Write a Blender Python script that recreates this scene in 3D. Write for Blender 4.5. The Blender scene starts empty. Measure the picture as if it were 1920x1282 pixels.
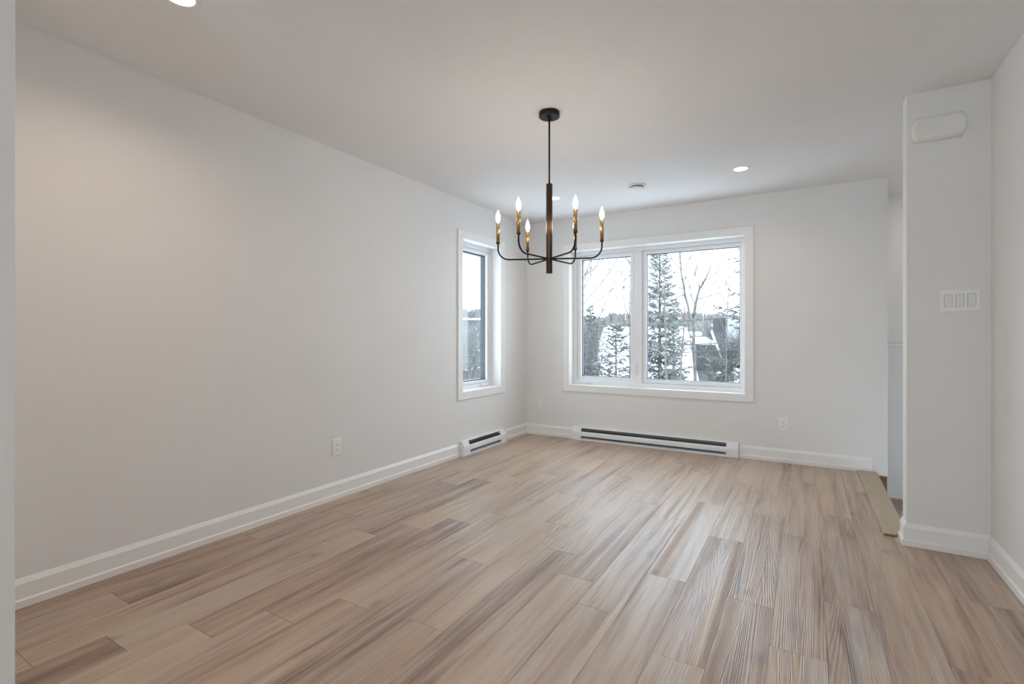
import bpy, bmesh, math, random
from mathutils import Vector, Matrix
PI = math.pi
C = bpy.context.scene.collection
scn = bpy.context.scene

# ------------------------------------------------------------------ camera
FPX, YAW, V0 = 927.65, 0.5374, 630.75
CAM = Vector((2.8277, -5.0751, 1.1311))
cd = bpy.data.cameras.new('camera')
cd.sensor_width = 36.0
cd.lens = 36.0 * FPX / 1920.0
cd.shift_y = -(641 - V0) / 1920.0
cd.clip_start = 0.02
cd.clip_end = 3000
cam = bpy.data.objects.new('camera', cd)
C.objects.link(cam)
cam.location = CAM
cam.rotation_euler = (PI / 2, 0, YAW)
scn.camera = cam
FW = Vector((-math.sin(YAW), math.cos(YAW), 0))
RT = Vector((math.cos(YAW), math.sin(YAW), 0))

# ------------------------------------------------------------------ world, exposure
scn.view_settings.view_transform = 'Standard'
scn.view_settings.look = 'None'
scn.view_settings.gamma = 1.0
scn.view_settings.use_curve_mapping = False
scn.view_settings.exposure = 0.0
scn.cycles.max_bounces = 10
scn.cycles.diffuse_bounces = 7
scn.cycles.sample_clamp_indirect = 6.0
w = bpy.data.worlds.new('overcast_sky')
scn.world = w
w.use_nodes = True
wn, wl = w.node_tree.nodes, w.node_tree.links
wn.clear()
wo = wn.new('ShaderNodeOutputWorld')
wb = wn.new('ShaderNodeBackground')
wc = wn.new('ShaderNodeTexCoord')
ws = wn.new('ShaderNodeSeparateXYZ')
wr = wn.new('ShaderNodeValToRGB')
wl.new(wc.outputs['Generated'], ws.inputs[0])
wl.new(ws.outputs['Z'], wr.inputs[0])
wr.color_ramp.elements[0].position = 0.0
wr.color_ramp.elements[0].color = (0.735, 0.87, 1.0, 1)
wr.color_ramp.elements[1].position = 0.5
wr.color_ramp.elements[1].color = (0.745, 0.88, 1.0, 1)
wl.new(wr.outputs[0], wb.inputs['Color'])
wb.inputs['Strength'].default_value = 5.8
wl.new(wb.outputs[0], wo.inputs['Surface'])

def area_light(name, loc, rot, sx, sy, energy, col, shape='RECTANGLE', spread=PI):
    l = bpy.data.lights.new(name, 'AREA')
    l.shape = shape
    l.size = sx
    if shape in ('RECTANGLE', 'ELLIPSE'):
        l.size_y = sy
    l.energy = energy
    l.color = col
    l.spread = spread
    o = bpy.data.objects.new(name, l)
    C.objects.link(o)
    o.location = loc
    o.rotation_euler = rot
    return o

DAY = (0.90, 0.96, 1.0)
WARM = (1.0, 0.80, 0.58)
NEUT = (1.0, 0.93, 0.86)
H_LAMP = 2.43
# soft fill lights added in the unseen room behind the camera
area_light('rear_room_fill', (2.5, -8.9, 1.15), (math.radians(128), 0, math.radians(-14)), 2.0, 2.0, 94, (0.72, 0.89, 1.0))
area_light('rear_side_fill', (-2.12, -6.9, 1.2), (0, math.radians(-125), 0), 1.8, 2.6, 12, (1.0, 0.86, 0.84))
# the fourth recessed downlight of the room, above the camera
area_light('overhead_downlight_beam', (2.385, -4.08, H_LAMP), (0, 0, 0), 0.09, 0.09, 3.2, (1.0, 0.83, 0.70), 'DISK', math.radians(150))
# fill light added to brighten the stairwell, out of sight behind the stub wall
area_light('stairwell_fill', (4.15, 0.3, 2.42), (0, 0, 0), 0.2, 0.2, 3.4, NEUT)

# ------------------------------------------------------------------ materials
def new_mat(name):
    m = bpy.data.materials.new(name)
    m.use_nodes = True
    n, l = m.node_tree.nodes, m.node_tree.links
    return m, n, l, n['Principled BSDF']

def pmat(name, col, rough=0.5, metal=0.0, var=0.0, scale=40.0, bump=0.0, bscale=200.0, emit=None, estr=0.0, spec=0.5, stretch=None):
    """Procedural principled material: noise-varied colour and noise bump."""
    m, n, l, b = new_mat(name)
    b.inputs['Roughness'].default_value = rough
    b.inputs['Metallic'].default_value = metal
    b.inputs['Specular IOR Level'].default_value = spec
    tc = n.new('ShaderNodeTexCoord')
    mp = n.new('ShaderNodeMapping')
    if stretch:
        mp.inputs['Scale'].default_value = stretch
    l.new(tc.outputs['Object'], mp.inputs[0])
    nz = n.new('ShaderNodeTexNoise')
    nz.inputs['Scale'].default_value = scale
    nz.inputs['Detail'].default_value = 4
    l.new(mp.outputs[0], nz.inputs['Vector'])
    rp = n.new('ShaderNodeValToRGB')
    lo = tuple(max(0, c * (1 - var)) for c in col)
    hi = tuple(min(1, c * (1 + var)) for c in col)
    rp.color_ramp.elements[0].position = 0.3
    rp.color_ramp.elements[1].position = 0.7
    rp.color_ramp.elements[0].color = (*lo, 1)
    rp.color_ramp.elements[1].color = (*hi, 1)
    l.new(nz.outputs[0], rp.inputs[0])
    l.new(rp.outputs[0], b.inputs['Base Color'])
    if bump:
        nb = n.new('ShaderNodeTexNoise')
        nb.inputs['Scale'].default_value = bscale
        nb.inputs['Detail'].default_value = 3
        l.new(mp.outputs[0], nb.inputs['Vector'])
        bp = n.new('ShaderNodeBump')
        bp.inputs['Strength'].default_value = bump
        bp.inputs['Distance'].default_value = 0.002
        l.new(nb.outputs[0], bp.inputs['Height'])
        l.new(bp.outputs[0], b.inputs['Normal'])
    if emit:
        b.inputs['Emission Color'].default_value = (*emit, 1)
        b.inputs['Emission Strength'].default_value = estr
    return m

M = {}
M['wall'] = pmat('wall_paint', (0.80, 0.79, 0.775), 0.62, var=0.008, scale=3, bump=0.06, bscale=260, spec=0.3)
M['ceiling'] = pmat('ceiling_paint', (0.80, 0.79, 0.78), 0.8, var=0.008, scale=3, bump=0.06, bscale=200, spec=0.2)
M['trim'] = pmat('trim_paint', (0.86, 0.855, 0.84), 0.38, var=0.01, scale=8, bump=0.02, bscale=90)
M['vinyl'] = pmat('window_vinyl', (0.86, 0.87, 0.885), 0.32, var=0.01, scale=10, bump=0.01, bscale=80)
M['clad'] = pmat('dark_cladding', (0.03, 0.036, 0.045), 0.4, var=0.08, scale=20)
M['plastic'] = pmat('white_plastic', (0.86, 0.86, 0.85), 0.35, var=0.008, scale=15)
M['offwhite'] = pmat('ivory_plastic', (0.80, 0.785, 0.75), 0.42, var=0.01, scale=15)
M['slot'] = pmat('dark_slot', (0.025, 0.025, 0.025), 0.6, var=0.1)
M['heat'] = pmat('heater_enamel', (0.84, 0.86, 0.88), 0.3, var=0.01, scale=12)
M['fin'] = pmat('heater_fins', (0.19, 0.195, 0.2), 0.45, metal=0.5, var=0.2, scale=60)
M['black'] = pmat('blackened_metal', (0.018, 0.016, 0.015), 0.42, metal=0.6, var=0.15, scale=50)
M['bronze'] = pmat('dark_bronze', (0.085, 0.058, 0.038), 0.33, metal=0.9, var=0.25, scale=14, stretch=(3, 3, 0.4))
M['brass'] = pmat('aged_brass', (0.55, 0.34, 0.14), 0.30, metal=1.0, var=0.18, scale=30, stretch=(2, 2, 0.6))
M['strip'] = pmat('raw_plywood_strip', (0.46, 0.385, 0.285), 0.7, var=0.10, scale=9, bump=0.15, bscale=60, stretch=(5, 0.9, 5))
M['stripedge'] = pmat('strip_cut_edge', (0.23, 0.15, 0.09), 0.8, var=0.2, scale=30)
M['stringer'] = pmat('brown_lumber', (0.22, 0.12, 0.05), 0.75, var=0.3, scale=14, bump=0.2, bscale=50, stretch=(0.6, 6, 6))
M['landing'] = pmat('landing_wood', (0.34, 0.26, 0.20), 0.55, var=0.2, scale=6, stretch=(8, 0.7, 4))
M['sub'] = pmat('subfloor', (0.05, 0.04, 0.03), 0.9, var=0.2)
M['bulb'] = pmat('lit_bulb_glass', (1, 0.9, 0.75), 0.2, emit=(1.0, 0.90, 0.80), estr=95)
M['lens'] = pmat('lit_downlight_lens', (1, 0.95, 0.88), 0.3, emit=(1.0, 0.90, 0.76), estr=9)
M['snow'] = pmat('snow', (0.90, 0.92, 0.95), 0.8, var=0.03, scale=1.5, bump=0.3, bscale=6, spec=0.2)
M['ground'] = pmat('snowy_ground', (0.86, 0.88, 0.91), 0.85, var=0.06, scale=0.6, bump=0.3, bscale=3, spec=0.2)
M['bark'] = pmat('grey_bark', (0.115, 0.108, 0.1), 0.9, var=0.3, scale=9, spec=0.1)
M['palebark'] = pmat('pale_bark', (0.115, 0.110, 0.105), 0.9, var=0.25, scale=7, spec=0.1)
M['needle'] = pmat('spruce_needles', (0.165, 0.17, 0.158), 0.85, var=0.35, scale=5, spec=0.1)
M['needle2'] = pmat('dusty_needles', (0.275, 0.275, 0.26), 0.85, var=0.35, scale=5, spec=0.1)
M['needle3'] = pmat('dark_needles', (0.115, 0.123, 0.115), 0.85, var=0.35, scale=5, spec=0.1)
M['twig'] = pmat('thicket_twigs', (0.175, 0.168, 0.16), 0.9, var=0.35, scale=2, spec=0.1)
M['hill'] = pmat('wooded_hillside', (0.24, 0.225, 0.21), 0.95, var=0.30, scale=0.35, spec=0.05)
M['hilltree'] = pmat('hill_trees', (0.19, 0.18, 0.17), 0.95, var=0.4, scale=0.2, spec=0.05)
M['siding'] = pmat('grey_siding', (0.055, 0.055, 0.056), 0.8, var=0.12, scale=3, stretch=(0.3, 0.3, 14))
M['shingle'] = pmat('grey_shingles', (0.075, 0.074, 0.073), 0.9, var=0.2, scale=8)
M['fascia'] = pmat('dark_fascia', (0.03, 0.03, 0.033), 0.7, var=0.1)
M['palewall'] = pmat('pale_surface', (0.26, 0.26, 0.262), 0.7, var=0.05, scale=2, stretch=(4, 4, 0.3))
M['cable'] = pmat('grey_cable', (0.05, 0.05, 0.053), 0.7, var=0.1)

def glass_mat():
    m, n, l, b = new_mat('window_glass')
    out = [x for x in n if x.type == 'OUTPUT_MATERIAL'][0]
    n.remove(b)
    tr = n.new('ShaderNodeBsdfTransparent')
    tr.inputs[0].default_value = (0.96, 0.975, 0.98, 1)
    gl = n.new('ShaderNodeBsdfGlossy')
    gl.inputs['Roughness'].default_value = 0.01
    lw = n.new('ShaderNodeLayerWeight')
    lw.inputs['Blend'].default_value = 0.5
    pw = n.new('ShaderNodeMath'); pw.operation = 'POWER'; pw.inputs[1].default_value = 4.0
    l.new(lw.outputs['Facing'], pw.inputs[0])
    ma = n.new('ShaderNodeMath'); ma.operation = 'MULTIPLY_ADD'; ma.inputs[1].default_value = 0.7; ma.inputs[2].default_value = 0.025
    l.new(pw.outputs[0], ma.inputs[0])
    mx = n.new('ShaderNodeMixShader')
    l.new(ma.outputs[0], mx.inputs[0])
    l.new(tr.outputs[0], mx.inputs[1])
    l.new(gl.outputs[0], mx.inputs[2])
    l.new(mx.outputs[0], out.inputs[0])
    return m
M['glass'] = glass_mat()

def floor_mat():
    m, n, l, b = new_mat('vinyl_plank_floor')
    def nd(t, **kw):
        x = n.new(t)
        for k, v in kw.items():
            x.inputs[k].default_value = v
        return x
    tc = nd('ShaderNodeTexCoord')
    at = nd('ShaderNodeAttribute')
    at.attribute_name = 'plank'
    sep = nd('ShaderNodeSeparateColor')
    l.new(at.outputs['Color'], sep.inputs[0])
    # per-plank offset of the print
    comb = nd('ShaderNodeCombineXYZ')
    mu1 = nd('ShaderNodeMath'); mu1.operation = 'MULTIPLY'; mu1.inputs[1].default_value = 37.0
    mu2 = nd('ShaderNodeMath'); mu2.operation = 'MULTIPLY'; mu2.inputs[1].default_value = 53.0
    l.new(sep.outputs[0], mu1.inputs[0]); l.new(sep.outputs[2], mu2.inputs[0])
    l.new(mu1.outputs[0], comb.inputs[0]); l.new(mu2.outputs[0], comb.inputs[1]); l.new(mu1.outputs[0], comb.inputs[2])
    add = nd('ShaderNodeVectorMath'); add.operation = 'ADD'
    l.new(tc.outputs['Object'], add.inputs[0]); l.new(comb.outputs[0], add.inputs[1])
    def noise(sc, scale, detail, rough=0.55, dist=0.0):
        mp = nd('ShaderNodeMapping'); mp.inputs['Scale'].default_value = sc
        l.new(add.outputs[0], mp.inputs[0])
        z = nd('ShaderNodeTexNoise', Scale=scale, Detail=detail, Roughness=rough, Distortion=dist)
        l.new(mp.outputs[0], z.inputs['Vector'])
        return z
    broad = noise((9, 0.75, 1), 1.6, 3, 0.55, 0.5)
    streak = noise((42, 1.1, 1), 1.5, 5, 0.62, 0.4)
    fine = noise((160, 4.0, 1), 1.5, 3, 0.6, 0.2)
    # cathedral grain
    mpw = nd('ShaderNodeMapping'); mpw.inputs['Scale'].default_value = (1, 0.022, 1)
    l.new(add.outputs[0], mpw.inputs[0])
    wv = nd('ShaderNodeTexNoise', Scale=7.0, Detail=1.0, Roughness=0.4, Distortion=0.2)
    l.new(mpw.outputs[0], wv.inputs['Vector'])
    wm = nd('ShaderNodeMath'); wm.operation = 'MULTIPLY'; wm.inputs[1].default_value = 430.0
    l.new(wv.outputs[0], wm.inputs[0])
    wsn = nd('ShaderNodeMath'); wsn.operation = 'SINE'
    l.new(wm.outputs[0], wsn.inputs[0])
    # tone = plank tone + noises
    def madd(a, k, c):
        x = nd('ShaderNodeMath'); x.operation = 'MULTIPLY_ADD'
        l.new(a, x.inputs[0]); x.inputs[1].default_value = k
        if isinstance(c, (int, float)):
            x.inputs[2].default_value = c
        else:
            l.new(c, x.inputs[2])
        return x.outputs[0]
    t = madd(sep.outputs[1], 0.62, -0.93)
    t = madd(broad.outputs[0], 1.45, t)
    t = madd(streak.outputs[0], 1.0, t)
    t = madd(fine.outputs[0], 0.34, t)
    t = madd(wsn.outputs[0], 0.018, t)
    rp = nd('ShaderNodeValToRGB')
    e = rp.color_ramp.elements
    e[0].position = 0.24; e[0].color = (0.185, 0.110, 0.080, 1)
    e[1].position = 0.92; e[1].color = (0.535, 0.418, 0.318, 1)
    for p, c in ((0.42, (0.312, 0.208, 0.156)), (0.60, (0.415, 0.298, 0.225)), (0.76, (0.480, 0.364, 0.275))):
        x = e.new(p); x.color = (*c, 1)
    l.new(t, rp.inputs[0])
    # some streaks drift to orange-brown, some to grey
    hue = noise((7, 0.5, 1), 1.3, 2, 0.5, 0.3)
    hr = nd('ShaderNodeValToRGB')
    hr.color_ramp.elements[0].position = 0.32; hr.color_ramp.elements[0].color = (0.93, 0.95, 0.97, 1)
    hr.color_ramp.elements[1].position = 0.70; hr.color_ramp.elements[1].color = (1.01, 0.94, 0.865, 1)
    l.new(hue.outputs[0], hr.inputs[0])
    mh = nd('ShaderNodeMix'); mh.data_type = 'RGBA'; mh.blend_type = 'MULTIPLY'
    mh.inputs['Factor'].default_value = 1.0
    l.new(rp.outputs[0], mh.inputs[6]); l.new(hr.outputs[0], mh.inputs[7])
    # knots: few dark spots
    mpk = nd('ShaderNodeMapping'); mpk.inputs['Scale'].default_value = (1.0, 0.62, 1)
    l.new(add.outputs[0], mpk.inputs[0])
    vk = nd('ShaderNodeTexVoronoi', Scale=1.55)
    vk.voronoi_dimensions = '2D'
    l.new(mpk.outputs[0], vk.inputs['Vector'])
    kr = nd('ShaderNodeValToRGB')
    kr.color_ramp.elements[0].position = 0.012; kr.color_ramp.elements[0].color = (0.55, 0.55, 0.55, 1)
    kr.color_ramp.elements[1].position = 0.055; kr.color_ramp.elements[1].color = (0, 0, 0, 1)
    l.new(vk.outputs['Distance'], kr.inputs[0])
    mk = nd('ShaderNodeMix'); mk.data_type = 'RGBA'
    l.new(kr.outputs[0], mk.inputs['Factor'])
    l.new(mh.outputs[2], mk.inputs[6])
    mk.inputs[7].default_value = (0.19, 0.125, 0.09, 1)
    l.new(mk.outputs[2], b.inputs['Base Color'])
    # sheen and embossed grain
    b.inputs['Roughness'].default_value = 0.40
    rr = madd(streak.outputs[0], 0.14, 0.27)
    l.new(rr, b.inputs['Roughness'])
    b.inputs['Specular IOR Level'].default_value = 0.95
    h = madd(wsn.outputs[0], 0.22, 0.0)
    h = madd(streak.outputs[0], 0.3, h)
    h = madd(fine.outputs[0], 0.9, h)
    bp = nd('ShaderNodeBump'); bp.inputs['Strength'].default_value = 0.9; bp.inputs['Distance'].default_value = 0.0016
    l.new(h, bp.inputs['Height'])
    l.new(bp.outputs[0], b.inputs['Normal'])
    return m
M['floor'] = floor_mat()

# ------------------------------------------------------------------ mesh helpers
class MB:
    def __init__(s):
        s.v, s.f, s.sm = [], [], []
    def face(s, pts, smooth=False):
        i = len(s.v)
        s.v += [tuple(p) for p in pts]
        s.f.append(tuple(range(i, i + len(pts))))
        s.sm.append(smooth)
    def box(s, a, b):
        x0, x1 = sorted((a[0], b[0])); y0, y1 = sorted((a[1], b[1])); z0, z1 = sorted((a[2], b[2]))
        i = len(s.v)
        s.v += [(x0, y0, z0), (x1, y0, z0), (x1, y1, z0), (x0, y1, z0), (x0, y0, z1), (x1, y0, z1), (x1, y1, z1), (x0, y1, z1)]
        for q in ((0, 3, 2, 1), (4, 5, 6, 7), (0, 1, 5, 4), (1, 2, 6, 5), (2, 3, 7, 6), (3, 0, 4, 7)):
            s.f.append(tuple(i + k for k in q)); s.sm.append(False)
        return s
    def loft(s, rings, closed=True, caps=True, smooth=True):
        """rings: lists of points with equal counts, joined in order."""
        n = len(rings[0]); i = len(s.v)
        for r in rings:
            s.v += [tuple(p) for p in r]
        for a in range(len(rings) - 1):
            for k in range(n if closed else n - 1):
                k2 = (k + 1) % n
                s.f.append((i + a * n + k, i + a * n + k2, i + (a + 1) * n + k2, i + (a + 1) * n + k)); s.sm.append(smooth)
        if caps:
            s.f.append(tuple(i + k for k in reversed(range(n)))); s.sm.append(False)
            j = i + (len(rings) - 1) * n
            s.f.append(tuple(j + k for k in range(n))); s.sm.append(False)
        return s
    def lathe(s, prof, c=(0, 0, 0), n=24, smooth=True):
        """prof: (r, z) from bottom to top about vertical axis at c."""
        rings = []
        for r, z in prof:
            r = max(r, 1e-5)
            rings.append([(c[0] + r * math.cos(2 * PI * k / n), c[1] + r * math.sin(2 * PI * k / n), c[2] + z) for k in range(n)])
        return s.loft(rings, True, True, smooth)
    def tube(s, pts, r, n=8, smooth=True):
        pts = [Vector(p) for p in pts]
        rs = r if isinstance(r, (list, tuple)) else [r] * len(pts)
        rings = []; up = None
        for i, p in enumerate(pts):
            d = (pts[min(i + 1, len(pts) - 1)] - pts[max(i - 1, 0)])
            if d.length < 1e-9:
                d = Vector((0, 0, 1))
            d.normalize()
            if up is None:
                up = Vector((0, 0, 1)) if abs(d.z) < 0.9 else Vector((1, 0, 0))
            x = d.cross(up)
            if x.length < 1e-6:
                x = d.cross(Vector((0.3, 1, 0.2)))
            x.normalize(); y = d.cross(x); up = -y if False else x.cross(d)
            rings.append([p + (x * math.cos(2 * PI * k / n) + y * math.sin(2 * PI * k / n)) * rs[i] for k in range(n)])
        return s.loft(rings, True, True, smooth)
    def build(s, name, mat, parent=None, loc=None, bevel=0.0, segs=2, fix=True):
        me = bpy.data.meshes.new(name)
        me.from_pydata(s.v, [], s.f)
        for p, q in zip(me.polygons, s.sm):
            p.use_smooth = q
        if fix:
            bm = bmesh.new(); bm.from_mesh(me)
            bmesh.ops.remove_doubles(bm, verts=bm.verts, dist=1e-6)
            bmesh.ops.recalc_face_normals(bm, faces=bm.faces)
            bm.to_mesh(me); bm.free()
        me.materials.append(mat)
        o = bpy.data.objects.new(name, me)
        C.objects.link(o)
        if parent:
            o.parent = parent
        if loc:
            o.location = loc
        if bevel:
            md = o.modifiers.new('soft_edges', 'BEVEL')
            md.width = bevel; md.segments = segs; md.limit_method = 'ANGLE'; md.angle_limit = math.radians(35)
        return o

def tag(o, label=None, cat=None, group=None, kind=None):
    if label: o['label'] = label
    if cat: o['category'] = cat
    if group: o['group'] = group
    if kind: o['kind'] = kind
    return o

def empty(name, loc=(0, 0, 0), rz=0.0):
    o = bpy.data.objects.new(name, None)
    o.empty_display_size = 0.1
    C.objects.link(o)
    o.location = loc
    o.rotation_euler = (0, 0, rz)
    return o

def struct(o, label):
    return tag(o, label=label, kind='structure')

def copy_tree(o, parent=None):
    c = o.copy(); C.objects.link(c)
    if parent: c.parent = parent
    for ch in list(o.children):
        copy_tree(ch, c)
    return c

def solid_cells(axis, t0, t1, us, ws, holes):
    """A wall of thickness t0..t1 on axis ('x' or 'y') made of cells; cells whose (i,j) is in holes are left open; only outer faces."""
    mb = MB()
    def P(u, t, z):
        return (u, t, z) if axis == 'y' else (t, u, z)
    nu, nw = len(us) - 1, len(ws) - 1
    solid = lambda i, j: 0 <= i < nu and 0 <= j < nw and (i, j) not in holes
    for i in range(nu):
        for j in range(nw):
            if not solid(i, j): continue
            u0, u1, z0, z1 = us[i], us[i + 1], ws[j], ws[j + 1]
            for t in (t0, t1):
                mb.face([P(u0, t, z0), P(u1, t, z0), P(u1, t, z1), P(u0, t, z1)])
            if not solid(i - 1, j): mb.face([P(u0, t0, z0), P(u0, t1, z0), P(u0, t1, z1), P(u0, t0, z1)])
            if not solid(i + 1, j): mb.face([P(u1, t0, z0), P(u1, t1, z0), P(u1, t1, z1), P(u1, t0, z1)])
            if not solid(i, j - 1): mb.face([P(u0, t0, z0), P(u1, t0, z0), P(u1, t1, z0), P(u0, t1, z0)])
            if not solid(i, j + 1): mb.face([P(u0, t0, z1), P(u1, t0, z1), P(u1, t1, z1), P(u0, t1, z1)])
    return mb

# ------------------------------------------------------------------ room shell
H = 2.44
XR = 3.632            # right wall
XE = 3.40             # end of the back wall
YC0, YC1 = -1.668, -1.552   # stub wall by the stairs (front, rear)
XC = 3.292            # its left face
WX = (0.546, 2.335); WZ = (0.592, 2.083)       # back window opening
LY = (-1.264, -0.572); LZ = (0.600, 2.075)     # left window opening

struct(solid_cells('y', 0.0, 0.18, [-0.18, WX[0], WX[1], XE], [-0.02, WZ[0], WZ[1], H + 0.02], {(1, 1)}).build('wall_back', M['wall']), 'white back wall with the wide window')
struct(solid_cells('x', -0.18, 0.0, [-4.72, LY[0], LY[1], 0.0], [-0.3, LZ[0], LZ[1], H + 0.02], {(1, 1)}).build('wall_left', M['wall']), 'white left wall with the narrow window')
struct(MB().box((XR, -9.2, -0.3), (XR + 0.15, YC0, H + 0.02)).build('wall_right', M['wall']), 'white wall along the right edge')
struct(MB().box((XC, YC0, -0.0), (4.85, YC1, H + 0.02)).build('wall_stub', M['wall'], bevel=0.004), 'white stub wall beside the stair opening')
struct(MB().box((-0.1, -4.72, -0.3), (0.905, -4.592, H + 0.02)).build('wall_front', M['wall'], bevel=0.003), 'grey wall edge at the left of the picture')
struct(MB().box((3.22, 0.64, -1.2), (4.85, 0.8, H + 0.02)).build('wall_stairwell_far', M['wall']), 'upper stairwell wall behind the back wall end')
struct(MB().box((3.22, 0.18, -1.2), (XE, 0.64, H + 0.02)).build('wall_stairwell_left', M['wall']), 'stairwell side wall')
struct(MB().box((4.7, YC1, -1.2), (4.85, 0.64, H + 0.02)).build('wall_stairwell_right', M['wall']), 'stairwell right wall')
struct(MB().box((XE, 0.60, -0.345), (4.7, 0.64, 1.055)).build('wall_stairwell_lower', M['wall'], bevel=0.003), 'lower grey stairwell wall panel')
struct(MB().box((XE + 0.012, 0.592, 1.047), (4.7, 0.64, 1.062)).build('trim_4', M['trim'], bevel=0.002), 'thin ledge trim on the stairwell wall')
# open-plan room behind the camera
struct(MB().box((-2.35, -9.2, -0.3), (XR, -9.07, H + 0.02)).build('wall_rear', M['wall']), 'rear wall behind the camera')
struct(MB().box((-2.35, -9.2, -0.3), (-2.2, -4.72, H + 0.02)).build('wall_rear_left', M['wall']), 'rear side wall')
struct(MB().box((-2.35, -4.72, -0.3), (-0.1, -4.592, H + 0.02)).build('wall_rear_inner', M['wall']), 'inner wall of the rear room')
struct(MB().box((-2.4, -9.25, H), (4.85, 0.82, H + 0.2)).build('ceiling', M['ceiling']), 'flat white ceiling')

# floor: planks 1.205 x 0.18 m laid along the room, joints as in the room
PW, PL, X00 = 0.18, 1.205, 0.010
PHASE = {0: -3.43, 1: -2.90, 2: -2.05, 3: -1.845, 4: -1.645, 5: -1.43, 6: -1.21, 7: -1.83, 8: -1.17, 9: -1.50, 10: -1.72, 11: -1.925,
         12: -1.505, 13: -2.09, 14: -1.545, 15: -1.83, 16: -1.365, 17: -1.90, 18: -2.85, 19: -2.26}
DARK = {(1, -3.5): .12, (0, -4.0): .30, (3, -4.8): .10, (4, -3.4): .25, (6, -4.2): .16, (8, -4.2): .22, (9, -3.3): .10, (7, -3.6): .25, (5, -3.2): .16, (3, -2.4): .12,
        (1, -2.3): .45, (2, -3.8): .48, (2, -2.6): .35, (4, -2.2): .72, (5, -2.0): .62, (5, -4.4): .58, (4, -4.6): .70, (3, -3.6): .70, (6, -3.0): .60, (7, -2.4): .78, (8, -3.0): .62, (9, -2.0): .60, (10, -3.5): .66,
        (11, -3.7): .60, (10, -2.3): .30, (11, -2.5): .40, (6, -1.8): .40, (15, -2.4): .35, (16, -3.1): .25, (16, -2.0): .22, (17, -2.5): .42, (18, -3.4): .40, (19, -2.8): .25, (19, -1.7): .35,
        (14, -3.3): .30, (14, -2.1): .28, (13, -2.7): .30, (12, -3.3): .40, (13, -3.9): .62, (18, -2.2): .28, (15, -1.2): .45, (16, -0.8): .40, (17, -1.2): .32, (17, -0.3): .55, (14, -0.8): .45, (15, -3.6): .45}
def floor_mesh():
    rnd = random.Random(11)
    v, f, cols = [], [], []
    g, ge = 0.0003, 0.0005
    for i in range(-14, 21):
        x0 = X00 + PW * i; x1 = x0 + PW
        ph = PHASE.get(i, -0.6 * rnd.random())
        k = math.floor((-9.2 - ph) / PL)
        while True:
            y0 = ph + k * PL; y1 = y0 + PL; k += 1
            r0, r2 = rnd.random(), rnd.random()
            tone = 0.25 + 0.5 * rnd.random()
            for (ri, ry), tv in DARK.items():
                if ri == i and y0 <= ry < y1: tone = tv
            if y0 > -0.001: break
            a0, a1 = max(x0, -2.2), min(x1, XR)
            b0, b1 = max(y0, -9.07), min(y1, -0.002)
            if i < 0: b1 = min(b1, -4.72)
            if a1 > 3.31 and b1 > -1.6:
                # the stair opening: planks stop at its edge
                if a0 >= XC: b1 = min(b1, YC0)
                else: a1 = 3.31
            if b0 >= b1 or a0 >= a1: continue
            a0 += g; a1 -= g; b0 += ge; b1 -= ge
            n = len(v)
            c = 0.0004
            v += [(a0, b0, -0.004), (a1, b0, -0.004), (a1, b1, -0.004), (a0, b1, -0.004),
                  (a0, b0, -c), (a1, b0, -c), (a1, b1, -c), (a0, b1, -c),
                  (a0 + c, b0 + c, 0), (a1 - c, b0 + c, 0), (a1 - c, b1 - c, 0), (a0 + c, b1 - c, 0)]
            qs = [(8, 9, 10, 11)]
            for p, q in ((0, 1), (1, 2), (2, 3), (3, 0)):
                qs += [(p, q, q + 4, p + 4), (p + 4, q + 4, q + 8, p + 8)]
            for q in qs:
                f.append(tuple(n + t for t in q)); cols.append((r0, tone, r2, 1))
    me = bpy.data.meshes.new('floor')
    me.from_pydata(v, [], f)
    ca = me.color_attributes.new('plank', 'FLOAT_COLOR', 'CORNER')
    for p in me.polygons:
        for li in p.loop_indices:
            ca.data[li].color = cols[p.index]
    me.materials.append(M['floor'])
    o = bpy.data.objects.new('floor', me); C.objects.link(o)
    return o
fl = struct(floor_mesh(), 'grey-brown wood-look plank floor')
sf = MB()
sf.box((-2.35, -9.2, -0.25), (XR, -4.6, -0.0035)); sf.box((-0.0, -4.6, -0.25), (3.312, 0.0, -0.0035)); sf.box((3.312, -4.6, -0.25), (XR, YC0, -0.0035))
sf.build('subfloor', M['sub'], fl)
struct(MB().box((3.312, YC1, -0.40), (4.7, 0.60, -0.345)).build('floor_landing', M['landing']), 'brown stair landing below the opening')
struct(MB().box((3.315, 0.012, -0.345), (XE - 0.004, 0.06, -0.021)).build('trim_5', M['stringer']), 'bare brown lumber below the end of the back wall')

# baseboards: bevelled top, main board, shoe moulding
BB = [(0, 0), (0.021, 0), (0.021, 0.031), (0.0135, 0.036), (0.0135, 0.098), (0.0035, 0.118), (0.002, 0.120), (0, 0.120)]
def baseboard(name, runs, label):
    """runs: list of (start, end, inward normal, mitre at start, mitre at end): +1 inside corner shortens, -1 outside corner lengthens."""
    mb = MB()
    for a, b, nrm, ma, mb_ in runs:
        a, b, nrm = Vector((*a, 0)), Vector((*b, 0)), Vector((*nrm, 0))
        d = (b - a).normalized()
        r0 = [a + nrm * t + d * (t * ma) + Vector((0, 0, z)) for t, z in BB]
        r1 = [b + nrm * t - d * (t * mb_) + Vector((0, 0, z)) for t, z in BB]
        mb.loft([r0, r1], True, True, False)
    return struct(mb.build(name, M['trim'], bevel=0.0008, segs=1), label)
HB = (0.604, 2.281)      # back heater
HL = (-1.312, -0.540)    # left heater
baseboard('baseboard_left', [((0, -4.592), (0, HL[0] - 0.002), (1, 0), 1, 0), ((0, HL[1] + 0.002), (0, 0), (1, 0), 0, 1)], 'white baseboard along the left wall')
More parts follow.
